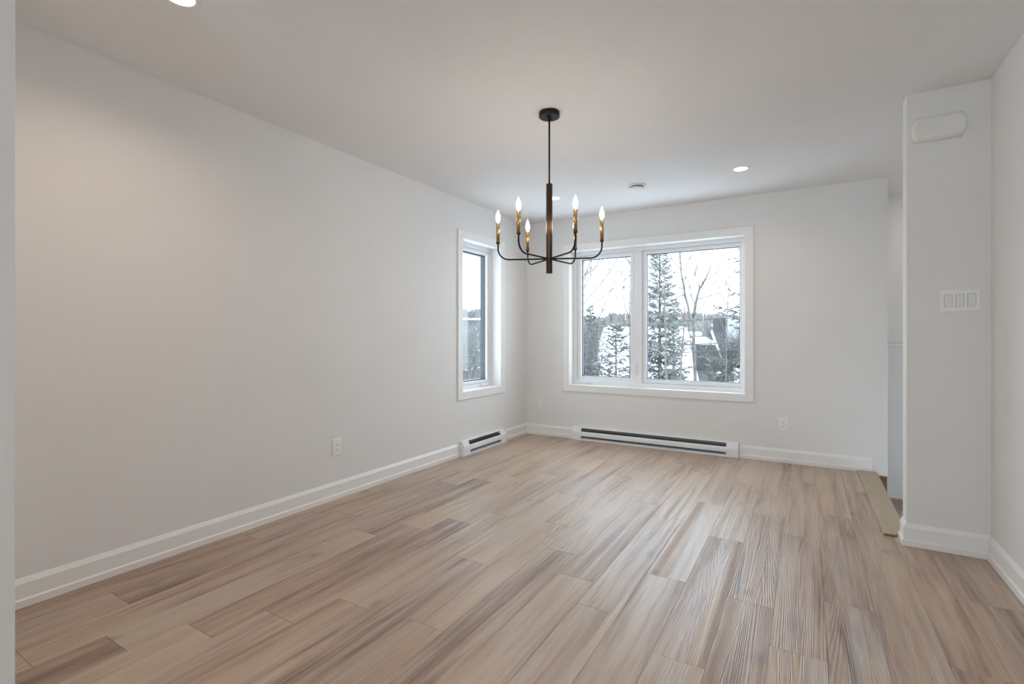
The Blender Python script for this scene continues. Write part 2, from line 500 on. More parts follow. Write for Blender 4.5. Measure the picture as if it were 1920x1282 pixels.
baseboard('baseboard_back', [((0, 0), (HB[0] - 0.002, 0), (0, -1), 1, 0), ((HB[1] + 0.002, 0), (3.297, 0), (0, -1), 0, 0)], 'white baseboard along the back wall')
baseboard('baseboard_stub', [((XC, YC1 - 0.004), (XC, YC0), (-1, 0), 0, -1), ((XC, YC0), (XR, YC0), (0, -1), -1, 1)], 'white baseboard around the stub wall')
baseboard('baseboard_right', [((XR, -9.0), (XR, YC0), (-1, 0), 0, 1)], 'white baseboard along the right wall')

# ------------------------------------------------------------------ windows
def ring(mb, u0, u1, w0, w1, width, t0, t1, P, inner=None):
    """A mitred rectangular ring, outside u0..u1 x w0..w1, of a given bar width, between depths t0 and t1."""
    if not isinstance(width, (tuple, list)): width = (width,) * 4      # left, right, bottom, top
    i0, i1, j0, j1 = u0 + width[0], u1 - width[1], w0 + width[2], w1 - width[3]
    O = [(u0, w0), (u1, w0), (u1, w1), (u0, w1)]; I = [(i0, j0), (i1, j0), (i1, j1), (i0, j1)]
    for k in range(4):
        k2 = (k + 1) % 4
        a, b, c, d = O[k], O[k2], I[k2], I[k]
        mb.face([P(*a, t0), P(*b, t0), P(*c, t0), P(*d, t0)])
        mb.face([P(*a, t1), P(*b, t1), P(*c, t1), P(*d, t1)])
        mb.face([P(*a, t0), P(*b, t0), P(*b, t1), P(*a, t1)])
        mb.face([P(*d, t0), P(*c, t0), P(*c, t1), P(*d, t1)])
    return (i0, i1, j0, j1)

def crank(root, P, u, z, t):
    """Folding casement operator on the bottom of the frame: cover, folded arm, knob. t = inner face depth."""
    m = MB()
    a = 0.032
    rings = []
    for k, (su, dz, dt) in enumerate(((1.0, 0.0, 0), (1.0, 0.018, 0), (0.8, 0.026, 0))):
        pass
    for tt, su, z0, z1 in ((t, a, z, z + 0.030), (t - 0.010, a, z, z + 0.028), (t - 0.018, a * 0.8, z + 0.001, z + 0.020)):
        rings.append([P(u - su, z0, tt), P(u + su, z0, tt), P(u + su, z1, tt), P(u - su, z1, tt)])
    m.loft(rings, True, True, False)
    h = m.build('crank_handle', M['plastic'], root, bevel=0.002)
    arm = MB().tube([P(u + 0.02, z + 0.016, t - 0.020), P(u, z + 0.018, t - 0.024), P(u - 0.040, z + 0.012, t - 0.024)], [0.005, 0.005, 0.004], 8)
    arm.build('crank_arm', M['plastic'], h)
    kb = MB().tube([P(u - 0.040, z + 0.012, t - 0.020), P(u - 0.040, z + 0.012, t - 0.036)], [0.007, 0.006], 10)
    kb.build('crank_knob', M['plastic'], h)

# wide window on the back wall: a casement on the left and a fixed light on the right
PB = lambda u, z, t: (u, t, z)
win = struct(empty('window_1', (0, 0, 0)), 'wide two-part white window on the back wall looking on snowy trees')
m = MB(); ring(m, 0.480, 2.403, 0.525, 2.150, (0.066, 0.068, 0.067, 0.067), -0.014, 0.0, PB); ring(m, 0.468, 2.415, 0.513, 2.162, 0.0001, -0.002, 0.0, PB)
m.build('window_casing', M['trim'], win, bevel=0.0025)
m = MB(); ring(m, WX[0] - 0.006, WX[1] + 0.006, WZ[0] - 0.006, WZ[1] + 0.006, 0.010, -0.010, 0.13, PB)
m.build('window_jamb', M['trim'], win, bevel=0.001)
FD = 0.115
m = MB(); ring(m, WX[0], WX[1], WZ[0], WZ[1], 0.046, FD, FD + 0.065, PB)
m.box((1.247, FD, WZ[0] + 0.046), (1.332, FD + 0.065, WZ[1] - 0.046))
m.build('window_frame', M['vinyl'], win, bevel=0.0025)
m = MB(); si = ring(m, 0.596, 1.244, WZ[0] + 0.050, WZ[1] - 0.050, (0.042, 0.040, 0.040, 0.036), FD + 0.006, FD + 0.055, PB)
sash = m.build('casement_sash', M['vinyl'], win, bevel=0.003)
m = MB(); m.box((si[0] - 0.006, FD + 0.028, si[2] - 0.006), (si[1] + 0.006, FD + 0.034, si[3] + 0.006)); m.build('window_pane', M['glass'], sash)
m = MB(); ring(m, si[0] - 0.001, si[1] + 0.001, si[2] - 0.001, si[3] + 0.001, 0.007, FD + 0.035, FD + 0.07, PB); m.build('glazing_spacer', M['clad'], sash)
m = MB(); fi = ring(m, 1.333, WX[1] - 0.047, WZ[0] + 0.047, WZ[1] - 0.047, (0.040, 0.014, 0.040, 0.036), FD + 0.016, FD + 0.060, PB)
fx = m.build('glazing_bead', M['vinyl'], win, bevel=0.003)
m = MB(); m.box((fi[0] - 0.006, FD + 0.028, fi[2] - 0.006), (fi[1] + 0.006, FD + 0.034, fi[3] + 0.006)); m.build('window_pane', M['glass'], fx)
m = MB(); ring(m, fi[0] - 0.001, fi[1] + 0.001, fi[2] - 0.001, fi[3] + 0.001, 0.006, FD + 0.035, FD + 0.07, PB); m.build('glazing_spacer', M['clad'], fx)
crank(win, PB, 0.735, WZ[0] + 0.012, FD)
m = MB(); m.box((1.262, FD - 0.012, 0.735), (1.280, FD, 0.860)); m.box((1.250, FD - 0.016, 0.790), (1.268, FD - 0.006, 0.840)); m.build('sash_lock', M['plastic'], win, bevel=0.003)

# narrow casement on the left wall
PLW = lambda u, z, t: (-t, u, z)
win2 = struct(empty('window_2', (0, 0, 0)), 'narrow white casement window on the left wall')
m = MB(); ring(m, -1.337, -0.500, 0.527, 2.150, (0.073, 0.072, 0.073, 0.075), -0.014, 0.0, PLW)
m.build('window_casing', M['trim'], win2, bevel=0.0025)
m = MB(); ring(m, LY[0] - 0.006, LY[1] + 0.006, LZ[0] - 0.006, LZ[1] + 0.006, 0.010, -0.010, 0.13, PLW)
m.build('window_jamb', M['trim'], win2, bevel=0.001)
m = MB(); ring(m, LY[0], LY[1], LZ[0], LZ[1], 0.040, FD, FD + 0.065, PLW)
m.build('window_frame', M['vinyl'], win2, bevel=0.0025)
m = MB(); si = ring(m, LY[0] + 0.042, LY[1] - 0.042, LZ[0] + 0.042, LZ[1] - 0.042, (0.040, 0.036, 0.030, 0.034), FD + 0.006, FD + 0.055, PLW)
sash = m.build('casement_sash', M['vinyl'], win2, bevel=0.003)
m = MB(); m.box(PLW(si[0] - 0.006, si[2] - 0.006, FD + 0.028), PLW(si[1] + 0.006, si[3] + 0.006, FD + 0.034)); m.build('window_pane', M['glass'], sash)
m = MB(); ring(m, si[0] - 0.001, si[1] + 0.001, si[2] - 0.001, si[3] + 0.001, 0.012, FD + 0.035, FD + 0.085, PLW); m.build('glazing_spacer', M['clad'], sash)
crank(win2, PLW, -0.745, LZ[0] + 0.010, FD)

# ------------------------------------------------------------------ chandelier
CHX, CHY = 1.534, -2.478
ch = empty('chandelier', (CHX, CHY, H), YAW - 0.125)
tag(ch, 'black and brass six-arm candle chandelier hanging from the ceiling', 'chandelier')
m = MB(); m.lathe([(0.058, -0.028), (0.0605, -0.026), (0.0605, -0.001), (0.059, 0.0)], n=40); m.build('canopy', M['black'], ch)
m = MB(); m.lathe([(0.009, -0.050), (0.010, -0.048), (0.010, -0.030), (0.013, -0.028)], n=16); m.tube([(0.010, 0, -0.042), (0.020, 0, -0.042)], 0.003, 8); m.build('swivel_joint', M['black'], ch)
m = MB(); m.lathe([(0.0052, -0.420), (0.0052, -0.048)], n=14); m.build('down_rod', M['black'], ch)
m = MB(); m.lathe([(0.017, -0.940), (0.0185, -0.938), (0.0185, -0.420), (0.016, -0.417)], n=28); m.build('centre_column', M['bronze'], ch)
ZA = -0.855
for k in range(6):
    a = k * PI / 3
    ca, sa = math.cos(a), math.sin(a)
    R, br = 0.303, 0.066
    path = [(0.012, ZA), (0.10, ZA), (R - br - 0.03, ZA)]
    for q in range(0, 9):
        t = q / 8 * PI / 2
        path.append((R - br + br * math.sin(t), ZA + br - br * math.cos(t)))
    path.append((R, ZA + 0.096))
    arm = MB().tube([(r * ca, r * sa, z) for r, z in path], 0.0047, 10).build('arm', M['black'], ch)
    c = (R * ca, R * sa, 0)
    MB().lathe([(0.008, ZA + 0.092), (0.0108, ZA + 0.094), (0.0112, ZA + 0.106), (0.0105, ZA + 0.108)], c, 18).build('candle_cup', M['bronze'], arm)
    MB().lathe([(0.0104, ZA + 0.106), (0.0104, ZA + 0.219), (0.0085, ZA + 0.2195)], c, 22).build('candle_sleeve', M['brass'], arm)
    bp_ = [(0.0068, 0.0), (0.0075, 0.006), (0.0115, 0.016), (0.0138, 0.027), (0.0128, 0.040), (0.0088, 0.054), (0.0045, 0.066), (0.0015, 0.074)]
    MB().lathe([(r, ZA + 0.2195 + z) for r, z in bp_], c, 18).build('flame_bulb', M['bulb'], arm)

# ------------------------------------------------------------------ ceiling fixtures
def downlight(x, y, label, watts=4.2):
    o = empty('recessed_downlight', (x, y, H))
    tag(o, label, 'ceiling light', 'recessed downlights')
    MB().lathe([(0.050, -0.0035), (0.0565, -0.004), (0.060, -0.002), (0.060, 0.0)], n=40).build('trim_ring', M['plastic'], o)
    MB().lathe([(0.046, -0.0055), (0.049, -0.0045), (0.049, -0.001)], n=36).build('lens', M['lens'], o)
    area_light('downlight_beam', (x, y, H - 0.009), (0, 0, 0), 0.09, 0.09, watts, (1.0, 0.80, 0.65), 'DISK', math.radians(150))
    return o
downlight(0.753, -4.092, 'lit round downlight at the top edge of the picture, above the left wall')
downlight(2.385, -0.848, 'lit round downlight right of the smoke detector', 2.6)
downlight(0.781, -0.853, 'small lit downlight in the far corner, beside the chandelier column', 2.4)

sd = tag(empty('smoke_detector', (1.56, -0.832, H)), 'round white smoke detector on the ceiling in front of the back window', 'smoke detector')
MB().lathe([(0.066, -0.012), (0.078, -0.009), (0.080, 0.0)], n=40).build('base_plate', M['plastic'], sd)
MB().lathe([(0.056, -0.022), (0.058, -0.021), (0.058, -0.011)], n=36).build('vent_gap', M['fin'], sd)
MB().lathe([(0.040, -0.042), (0.052, -0.039), (0.062, -0.030), (0.063, -0.023), (0.058, -0.021)], n=40).build('cover', M['plastic'], sd)
MB().lathe([(0.012, -0.045), (0.014, -0.0435), (0.014, -0.041)], (0.0, 0, 0), 20).build('test_button', M['plastic'], sd)

# ------------------------------------------------------------------ baseboard heaters
def heater(L, loc, rz, label):
    """Electric baseboard heater, local x along its length, front towards -y, back on y = 0."""
    o = empty('baseboard_heater', loc, rz)
    tag(o, label, 'heater', 'electric baseboard heaters')
    D, HH, e = 0.060, 0.136, 0.0
    x0, x1 = 0.0, L
    cap = 0.105
    b = MB()
    b.box((x0 + 0.004, -0.012, 0.004), (x1 - 0.004, 0.0, HH - 0.002))
    b.build('back_plate', M['heat'], o)
    s = MB()   # top hood and bottom lip, profile swept
    top = [(-0.000, HH), (-0.026, HH), (-0.031, HH - 0.003), (-0.031, HH - 0.006), (-0.002, HH - 0.004)]
    lip = [(-0.002, 0.001), (-D + 0.002, 0.001), (-D, 0.004), (-D, 0.019), (-D + 0.003, 0.020), (-D + 0.004, 0.006), (-0.002, 0.006)]
    for prof in (top, lip):
        s.loft([[(x0 + 0.004, y, z) for y, z in prof], [(x1 - 0.004, y, z) for y, z in prof]], True, True, False)
    s.build('hood_and_lip', M['heat'], o)
    # front panel: slightly bowed plate
    pr = [(-D + 0.004, 0.045), (-D, 0.048), (-D - 0.001, 0.070), (-D + 0.001, 0.090), (-D + 0.008, 0.096), (-D + 0.010, 0.094), (-D + 0.004, 0.088), (-D + 0.003, 0.047)]
    p = MB(); p.loft([[(x0 + 0.002, y, z) for y, z in pr], [(x1 - 0.002, y, z) for y, z in pr]], True, True, False)
    p.build('front_panel', M['heat'], o)
    # heating element with fins, dark behind the slots
    f = MB()
    f.box((x0 + cap, -0.016, 0.022), (x1 - cap, -0.012, HH - 0.010))
    nf = int((L - 2 * cap) / 0.012)
    for i in range(nf):
        x = x0 + cap + 0.006 + i * (L - 2 * cap - 0.012) / max(1, nf - 1)
        f.box((x - 0.0008, -0.044, 0.030), (x + 0.0008, -0.016, 0.108))
    f.tube([(x0 + cap, -0.030, 0.068), (x1 - cap, -0.030, 0.068)], 0.007, 8)
    f.build('heating_element', M['fin'], o)
    # closed junction boxes at both ends
    for a, c in ((x0 + 0.0025, x0 + cap), (x1 - cap, x1 - 0.0025)):
        prof = [(-0.012, 0.006), (-D + 0.002, 0.006), (-D + 0.001, 0.046), (-D + 0.004, 0.049), (-D + 0.005, 0.098), (-D + 0.014, 0.106), (-0.037, HH - 0.004), (-0.012, HH - 0.003)]
        j = MB(); j.loft([[(a, y, z) for y, z in prof], [(c, y, z) for y, z in prof]], True, True, False)
        j.build('junction_box', M['heat'], o)
    # end caps
    for a, c in ((x0, x0 + 0.0035), (x1 - 0.0035, x1)):
        prof = [(0, 0), (-D + 0.002, 0), (-D - 0.002, 0.004), (-D - 0.002, 0.096), (-0.040, HH), (-0.034, HH + 0.002), (0, HH + 0.002)]
        j = MB(); j.loft([[(a, y, z) for y, z in prof], [(c, y, z) for y, z in prof]], True, True, False)
        j.build('end_cap', M['heat'], o)
    return o
heater(HB[1] - HB[0], (HB[0], 0, 0), 0, 'long white baseboard heater under the wide back window')
heater(HL[1] - HL[0], (0, HL[0], 0), PI / 2, 'short white baseboard heater under the narrow left window')

# ------------------------------------------------------------------ outlets, switches, chime
def rounded_rect(w_, h_, r, n=5):
    pts = []
    for cx, cz, a0 in ((w_ / 2 - r, h_ / 2 - r, 0), (-w_ / 2 + r, h_ / 2 - r, PI / 2), (-w_ / 2 + r, -h_ / 2 + r, PI), (w_ / 2 - r, -h_ / 2 + r, 1.5 * PI)):
        for k in range(n + 1):
            a = a0 + k / n * PI / 2
            pts.append((cx + r * math.cos(a), cz + r * math.sin(a)))
    return pts
def slab(mb, w_, h_, r, y0, y1, taper=0.0, cx=0, cz=0, n=5):
    """Rounded plate in the local xz plane, from depth y0 (wall) to y1 (towards the room, negative)."""
    A = rounded_rect(w_, h_, r, n); B = rounded_rect(w_ - 2 * taper, h_ - 2 * taper, max(r - taper, 0.0005), n)
    ym = y0 + (y1 - y0) * 0.55
    mb.loft([[(cx + x, y0, cz + z) for x, z in A], [(cx + x, ym, cz + z) for x, z in A], [(cx + x, y1, cz + z) for x, z in B]], True, True, False)
    return mb

def outlet(loc, rz, label):
    o = empty('wall_outlet', loc, rz)
    tag(o, label, 'outlet', 'duplex wall outlets')
    slab(MB(), 0.072, 0.116, 0.003, 0, -0.0065, 0.0025).build('cover_plate', M['plastic'], o)
    r = slab(MB(), 0.034, 0.068, 0.002, -0.005, -0.0085, 0.001).build('receptacle', M['plastic'], o)
    s = MB()
    for cz in (0.0175, -0.0175):
        s.box((-0.0075, -0.0088, cz - 0.001), (-0.0052, -0.0082, cz + 0.0075))
        s.box((0.0052, -0.0088, cz), (0.0075, -0.0082, cz + 0.0065))
        s.tube([(0, -0.0082, cz - 0.0075), (0, -0.0088, cz - 0.0075)], 0.0026, 10)
    s.build('slots', M['slot'], r)
    for z in (0.049, -0.049):
        MB().tube([(0, -0.006, z), (0, -0.0072, z)], 0.0022, 10).build('screw', M['plastic'], o)
outlet((0.194, 0, 0.354), 0, 'white outlet on the back wall left of the long heater, near the corner')
outlet((2.647, 0, 0.344), 0, 'white outlet on the back wall right of the wide window')
outlet((0, -2.727, 0.357), PI / 2, 'white outlet on the left wall, nearest the camera')

sw = tag(empty('light_switch', (3.511, YC0, 1.318)), 'white plate with three rocker switches on the stub wall', 'light switch')
slab(MB(), 0.160, 0.116, 0.003, 0, -0.0065, 0.0025).build('cover_plate', M['plastic'], sw)
for k in (-1, 0, 1):
    x = k * 0.046
    fr = slab(MB(), 0.034, 0.068, 0.0015, -0.0055, -0.0078, 0.0005, cx=x).build('rocker_surround', M['plastic'], sw)
    t = MB()
    prof = [(-0.0075, -0.033), (-0.0128, -0.0325), (-0.0092, 0.0), (-0.0082, 0.0325), (-0.0075, 0.033)]
    t.loft([[(x - 0.0155, y, z) for y, z in prof], [(x + 0.0155, y, z) for y, z in prof]], True, True, False)
    t.build('rocker', M['offwhite'], sw, bevel=0.0006)
    e_ = MB(); e_.box((x - 0.0166, -0.0081, -0.0335), (x - 0.0158, -0.0077, 0.0335)); e_.box((x + 0.0158, -0.0081, -0.0335), (x + 0.0166, -0.0077, 0.0335)); e_.box((x - 0.0166, -0.0081, 0.0330), (x + 0.0166, -0.0077, 0.0338))
    e_.build('rocker_gap', M['slot'], fr)
for z in (0.049, -0.049):
    for x in (-0.046, 0.046):
        MB().tube([(x, -0.006, z), (x, -0.0072, z)], 0.0022, 10).build('screw', M['plastic'], sw)

# door chime: shallow rounded cover with bowed ends
dc = tag(empty('door_chime', (3.424, YC0, 2.232)), 'off-white rounded door chime cover high on the stub wall', 'door chime')
def chime_outline(hw, hh, bulge):
    pts = []
    n = 12
    for k in range(n + 1):      # right bowed end, bottom to top
        t = -1 + 2 * k / n
        pts.append((hw + bulge * (1 - t * t), hh * t))
    for k in range(n + 1):
        t = 1 - 2 * k / n
        pts.append((-hw - bulge * (1 - t * t), hh * t))
    return pts
rings = []
for y, s_, dz in ((0, 0.0, 0), (-0.012, 0.0, 0), (-0.030, 0.001, 0), (-0.037, 0.005, 0), (-0.041, 0.012, 0), (-0.042, 0.022, 0)):
    rings.append([(x, y, z) for x, z in chime_outline(0.094 - s_, 0.062 - s_, 0.020)])
MB().loft(rings, True, True, True).build('chime_cover', M['offwhite'], dc)
m = MB(); m.loft([[(x, y, z) for x, z in chime_outline(0.096, 0.064, 0.020)] for y in (0, -0.006)], True, True, False); m.build('base_plate', M['offwhite'], dc)
m = MB(); m.box((-0.088, -0.0405, -0.0515), (0.088, -0.0385, -0.0500)); m.build('cover_seam', M['stripedge'], dc)

# raw strip covering the edge of the stair opening
st = MB()
A = [(3.190, -0.024), (3.324, -0.024), (3.318, -1.545), (3.258, -1.556), (3.203, -1.562)]
A = [(3.190, -0.024), (3.326, -0.024), (3.320, -1.545), (3.262, -1.545), (3.262, -1.566), (3.203, -1.566)]
st.loft([[(x, y, 0.0008) for x, y in A], [(x, y, 0.0115) for x, y in A]], True, True, False)
sto = st.build('transition_strip', M['strip'], bevel=0.0012)
tag(sto, 'raw tan wood strip lying along the edge of the stair opening', 'wood strip')
MB().box((3.205, -1.5672, 0.001), (3.261, -1.5660, 0.0105)).build('cut_end', M['stripedge'], sto)

# ------------------------------------------------------------------ outside: terrain and hills
def dirv(u):
    """Horizontal unit direction of picture column u from the room, with the matching side vector."""
    d = FW + RT * ((u - 960) / FPX)
    d.normalize()
    return d, Vector((d.y, -d.x, 0))
def at(u, v, dist):
    """Point seen at picture position u, v, at a forward distance dist."""
    return CAM + (FW + RT * ((u - 960) / FPX) + Vector((0, 0, -(v - V0) / FPX))) * dist

def terrain_z(x, y):
    d = math.hypot(x - 2.8, y + 5.1)
    z = -3.2 + 0.105 * max(0, min(d, 30) - 8)
    z += 0.12 * math.sin(x * 0.7 + 1) * math.sin(y * 0.55)
    return min(z, -0.75) - 0.0

def polar_mesh(mb, a0, a1, na, rs, zf):
    rings = []
    for r in rs:
        row = []
        for k in range(na + 1):
            a = a0 + (a1 - a0) * k / na
            x, y = CAM.x - math.sin(a) * r, CAM.y + math.cos(a) * r
            row.append((x, y, zf(x, y, r, a)))
        rings.append(row)
    mb.loft(rings, False, False, True)
A0, A1 = math.radians(-28), math.radians(75)
g = MB()
polar_mesh(g, A0, A1, 90, [9.2, 10, 11, 12.5, 14, 16, 18, 21, 24, 28, 33, 40, 50, 65], lambda x, y, r, a: terrain_z(x, y))
# keep the ground outside of the house walls
struct(g.build('ground', M['ground'], loc=(0, 0, 0)), 'snow-covered ground sloping up behind the house')

def ridge(a):
    """Elevation slope of the skyline at bearing a (radians left of the camera-independent north)."""
    u = 960 + FPX * math.tan(YAW - a) if abs(YAW - a) < 1.3 else 960
    pts = [(700, 582), (860, 583), (882, 580), (905, 577), (960, 575), (1085, 593), (1105, 592), (1130, 595), (1150, 591), (1185, 588), (1225, 590), (1300, 588), (1330, 588), (1365, 590), (1400, 593), (1700, 590)]
    if u <= pts[0][0]: v = pts[0][1]
    elif u >= pts[-1][0]: v = pts[-1][1]
    else:
        for (u0, v0), (u1, v1) in zip(pts, pts[1:]):
            if u0 <= u <= u1:
                v = v0 + (v1 - v0) * (u - u0) / (u1 - u0); break
    return (V0 - v) / FPX * math.cos(YAW - a)
hm = MB()
rr_ = random.Random(5)
def hill_z(x, y, r, a):
    if r < 80: return -0.75
    t = (r - 80) / 240.0
    zt = 1.13 + ridge(a) * 320 - 1.2
    n = 1.2 * math.sin(a * 41) + 0.8 * math.sin(a * 97 + 1) + 0.5 * math.sin(a * 190)
    return -0.75 + (zt - 2.5 + n * 0.6 + 0.75) * (min(t, 1) ** 0.7)
polar_mesh(hm, A0, A1, 240, [65, 80, 95, 115, 140, 170, 205, 245, 285, 320, 335], lambda x, y, r, a: hill_z(x, y, r, a) if r < 330 else hill_z(x, y, 320, a) - 4)
struct(hm.build('hills', M['hill']), 'low grey wooded hills along the skyline')
# woods on the hills: countless bare crowns, each a narrow spindle with a few side boughs
ht = MB()
for k in range(9000):
    a = A0 + (A1 - A0) * rr_.random()
    r = 75 + 245 * (rr_.random() ** 0.6)
    x, y = CAM.x - math.sin(a) * r, CAM.y + math.cos(a) * r
    z = hill_z(x, y, r, a)
    h = (1.6 + 2.4 * rr_.random()) * (0.55 + r / 500)
    wd = h * (0.04 + 0.10 * rr_.random())
    n = 3
    def tri(px, py, pz, w_):
        return [(px + w_ * math.cos(2 * PI * q / n + k), py + w_ * math.sin(2 * PI * q / n + k), pz) for q in range(n)]
    ht.loft([tri(x, y, z - 0.3, wd * 0.5), tri(x, y, z + h * 0.45, wd), tri(x, y, z + h * 0.8, wd * 0.45), tri(x, y, z + h, 0.02)], True, False, False)
    for q in range(3):
        b0 = z + h * rr_.uniform(0.2, 0.6); an = rr_.random() * 6.28; o_ = h * rr_.uniform(0.15, 0.3)
        ht.loft([tri(x, y, b0, 0.06), tri(x + o_ * math.cos(an), y + o_ * math.sin(an), b0 + h * 0.3, 0.03)], True, False, False)
tag(ht.build('hillside_woods', M['hilltree'], fix=False), 'grey woods covering the distant hills', 'forest', kind='stuff')

# ------------------------------------------------------------------ trees
def rot_about(v, axis, ang):
    return Matrix.Rotation(ang, 3, axis) @ v

def sprig(mb, p, d, L, wd, rnd):
    """A small needled spray: two crossed narrow blades and a few side needles."""
    d = d.normalized()
    up = Vector((rnd.uniform(-1, 1), rnd.uniform(-1, 1), rnd.uniform(-1, 1)))
    s = d.cross(up)
    if s.length < 1e-4: s = d.cross(Vector((0.1, 0.2, 1)))
    s.normalize(); t = d.cross(s)
    e = p + d * L
    m_ = p + d * (L * 0.45)
    for ax in (s, t):
        mb.face([p, m_ + ax * wd, e, m_ - ax * wd])

def spruce(name, base, h, rad, seed, mat, label, lean=0.0, snow=0.15, whorl=0.34, dens=1.0, bare=0.0, bark='bark', cat='tree', sub=0.05, top=0.04, group=None):
    """Conifer: tapering trunk, whorls of drooping branches set with needle sprays, snow lying on some of them."""
    rnd = random.Random(seed)
    o = tag(empty(name, base), label, cat, group)
    tr = 0.018 * h * 0.5 + 0.02
    MB().tube([(0, 0, -0.3), (lean * 0.3, 0, h * 0.35), (lean * 0.7, 0, h * 0.7), (lean, 0, h)], [tr, tr * 0.75, tr * 0.4, 0.008], 8).build('trunk', M[bark], o)
    wood, leaf, sn = MB(), MB(), MB()
    z = h * (0.06 + bare)
    while z < h - 0.05:
        t = (h - z) / h
        R = rad * (t ** 0.85) * (0.8 + 0.4 * rnd.random()) + top
        nb = max(3, int((5 + 3 * t) * dens))
        a0 = rnd.random() * 6.28
        for k in range(nb):
            a = a0 + 2 * PI * k / nb + rnd.uniform(-0.3, 0.3)
            L = R * rnd.uniform(0.65, 1.1)
            dz = rnd.uniform(-0.06, 0.06)
            out = Vector((math.cos(a), math.sin(a), 0))
            pitch = 0.35 - 0.75 * t + rnd.uniform(-0.12, 0.12)
            P = []
            for q in range(6):
                s = q / 5
                P.append(Vector((lean * z / h, 0, z + dz)) + out * (L * s) + Vector((0, 0, L * (pitch * s + 0.22 * s * s))))
            wood.tube(P, [0.012 * (1 - 0.8 * q / 5) * (0.4 + t) for q in range(6)], 3)
            ns = max(5, int(L / sub * dens))
            for q in range(ns):
                s = 0.12 + 0.88 * (q + rnd.random()) / ns
                i = min(4, int(s * 5)); f_ = s * 5 - i
                p = P[i].lerp(P[i + 1], f_)
                d = (P[i + 1] - P[i]).normalized()
                side = d.cross(Vector((0, 0, 1))).normalized() * (1 if q % 2 else -1)
                dd = d * rnd.uniform(0.4, 0.9) + side * rnd.uniform(0.3, 1.0) + Vector((0, 0, rnd.uniform(-0.65, 0.15)))
                ll = (0.10 + 0.42 * L * (1 - s * 0.75) * 0.5) * rnd.uniform(0.6, 1.2)
                sprig(leaf, p, dd, ll, ll * 0.08 + 0.008, rnd)
                # secondary sprays along the twig
                for w_ in (0.2, 0.4, 0.6, 0.8):
                    p2 = p + dd.normalized() * ll * w_
                    d2 = dd.normalized() + side.cross(d) * rnd.uniform(-0.8, 0.8) + d * rnd.uniform(-0.2, 0.8)
                    sprig(leaf, p2, d2, ll * 0.42, ll * 0.06 + 0.007, rnd)
                if rnd.random() < snow:
                    p3 = p + Vector((0, 0, 0.02 + 0.02 * rnd.random()))
                    sprig(sn, p3, dd + Vector((0, 0, 0.1)), ll * 0.7, ll * 0.11 + 0.008, rnd)
        z += whorl * (0.45 + 0.75 * t) * rnd.uniform(0.8, 1.2)
    tag(wood.build('branches', M[bark], o, fix=False), kind='stuff')
    tag(leaf.build('needles', M[mat], o, fix=False), kind='stuff')
    if snow > 0.01: tag(sn.build('snow_cover', M['snow'], o, fix=False), kind='stuff')
    return o

def grow(mb, p, d, L, r, depth, rnd, spread=0.55, up=0.12, seg=4, kids=(3, 5)):
    """One branch as a wandering tube, with child branches along it."""
    P = [p]; q = d.normalized()
    for i in range(seg):
        q = (q + Vector((rnd.uniform(-1, 1), rnd.uniform(-1, 1), rnd.uniform(-0.7, 1))) * 0.13 + Vector((0, 0, up * 0.3))).normalized()
        P.append(P[-1] + q * (L / seg))
    mb.tube(P, [max(0.0045, r * (1 - 0.75 * i / seg)) for i in range(seg + 1)], 5 if depth > 1 else 4)
    if depth > 0:
        for k in range(rnd.randint(*kids)):
            s = rnd.uniform(0.25, 0.98)
            i = min(seg - 1, int(s * seg)); f_ = s * seg - i
            c = P[i].lerp(P[i + 1], f_)
            ax = Vector((rnd.uniform(-1, 1), rnd.uniform(-1, 1), rnd.uniform(-1, 1)))
            dd = (P[i + 1] - P[i]).normalized()
            dd = (dd + ax.normalized() * spread * rnd.uniform(0.6, 1.3) + Vector((0, 0, up))).normalized()
            grow(mb, c, dd, L * rnd.uniform(0.38, 0.62), r * (1 - 0.7 * s) * 0.6, depth - 1, rnd, spread, up, max(3, seg - 1), kids)

def bare_tree(name, limbs, seed, label, bark='bark', depth=2, twig_every=0.35, twig=0.7, spread=0.6, group=None, up=0.15, kids=(2, 4)):
    """Leafless tree. limbs: list of (points, r0, r1); first is the trunk. Twigs sprout along every limb."""
    rnd = random.Random(seed)
    base = Vector(limbs[0][0][0])
    o = tag(empty(name, base), label, 'tree', group)
    tr = MB(); br = MB(); tw = MB()
    for li, (pts, r0, r1) in enumerate(limbs):
        P = [Vector(p) - base for p in pts]
        # resample with slight wobble
        Q = []
        for a, b in zip(P, P[1:]):
            n = max(2, int((b - a).length / 0.25))
            for k in range(n):
                j = Vector((rnd.uniform(-1, 1), rnd.uniform(-1, 1), 0)) * 0.015
                Q.append(a.lerp(b, k / n) + (j if k else Vector((0, 0, 0))))
        Q.append(P[-1])
        rs = [max(0.008, r0 + (r1 - r0) * i / (len(Q) - 1)) for i in range(len(Q))]
        (tr if li == 0 else br).tube(Q, rs, 7)
        acc = 0
        for i in range(1, len(Q)):
            acc += (Q[i] - Q[i - 1]).length
            fr = i / len(Q)
            if acc > twig_every and (li > 0 or fr > 0.3):
                acc = 0
                d = (Q[i] - Q[i - 1]).normalized()
                ax = Vector((rnd.uniform(-1, 1), rnd.uniform(-1, 1), rnd.uniform(-0.6, 1))).normalized()
                grow(tw, Q[i], (d * 0.8 + ax * spread + Vector((0, 0, up))), twig * rnd.uniform(0.5, 1.3) * (1.15 - 0.6 * fr), min(rs[i] * 0.5, 0.014), depth, rnd, spread, up, 4, kids)
    tr.build('trunk', M[bark], o, fix=False)
    if len(br.v): br.build('limbs', M[bark], o, fix=False)
    tag(tw.build('twigs', M[bark], o, fix=False), kind='stuff')
    return o

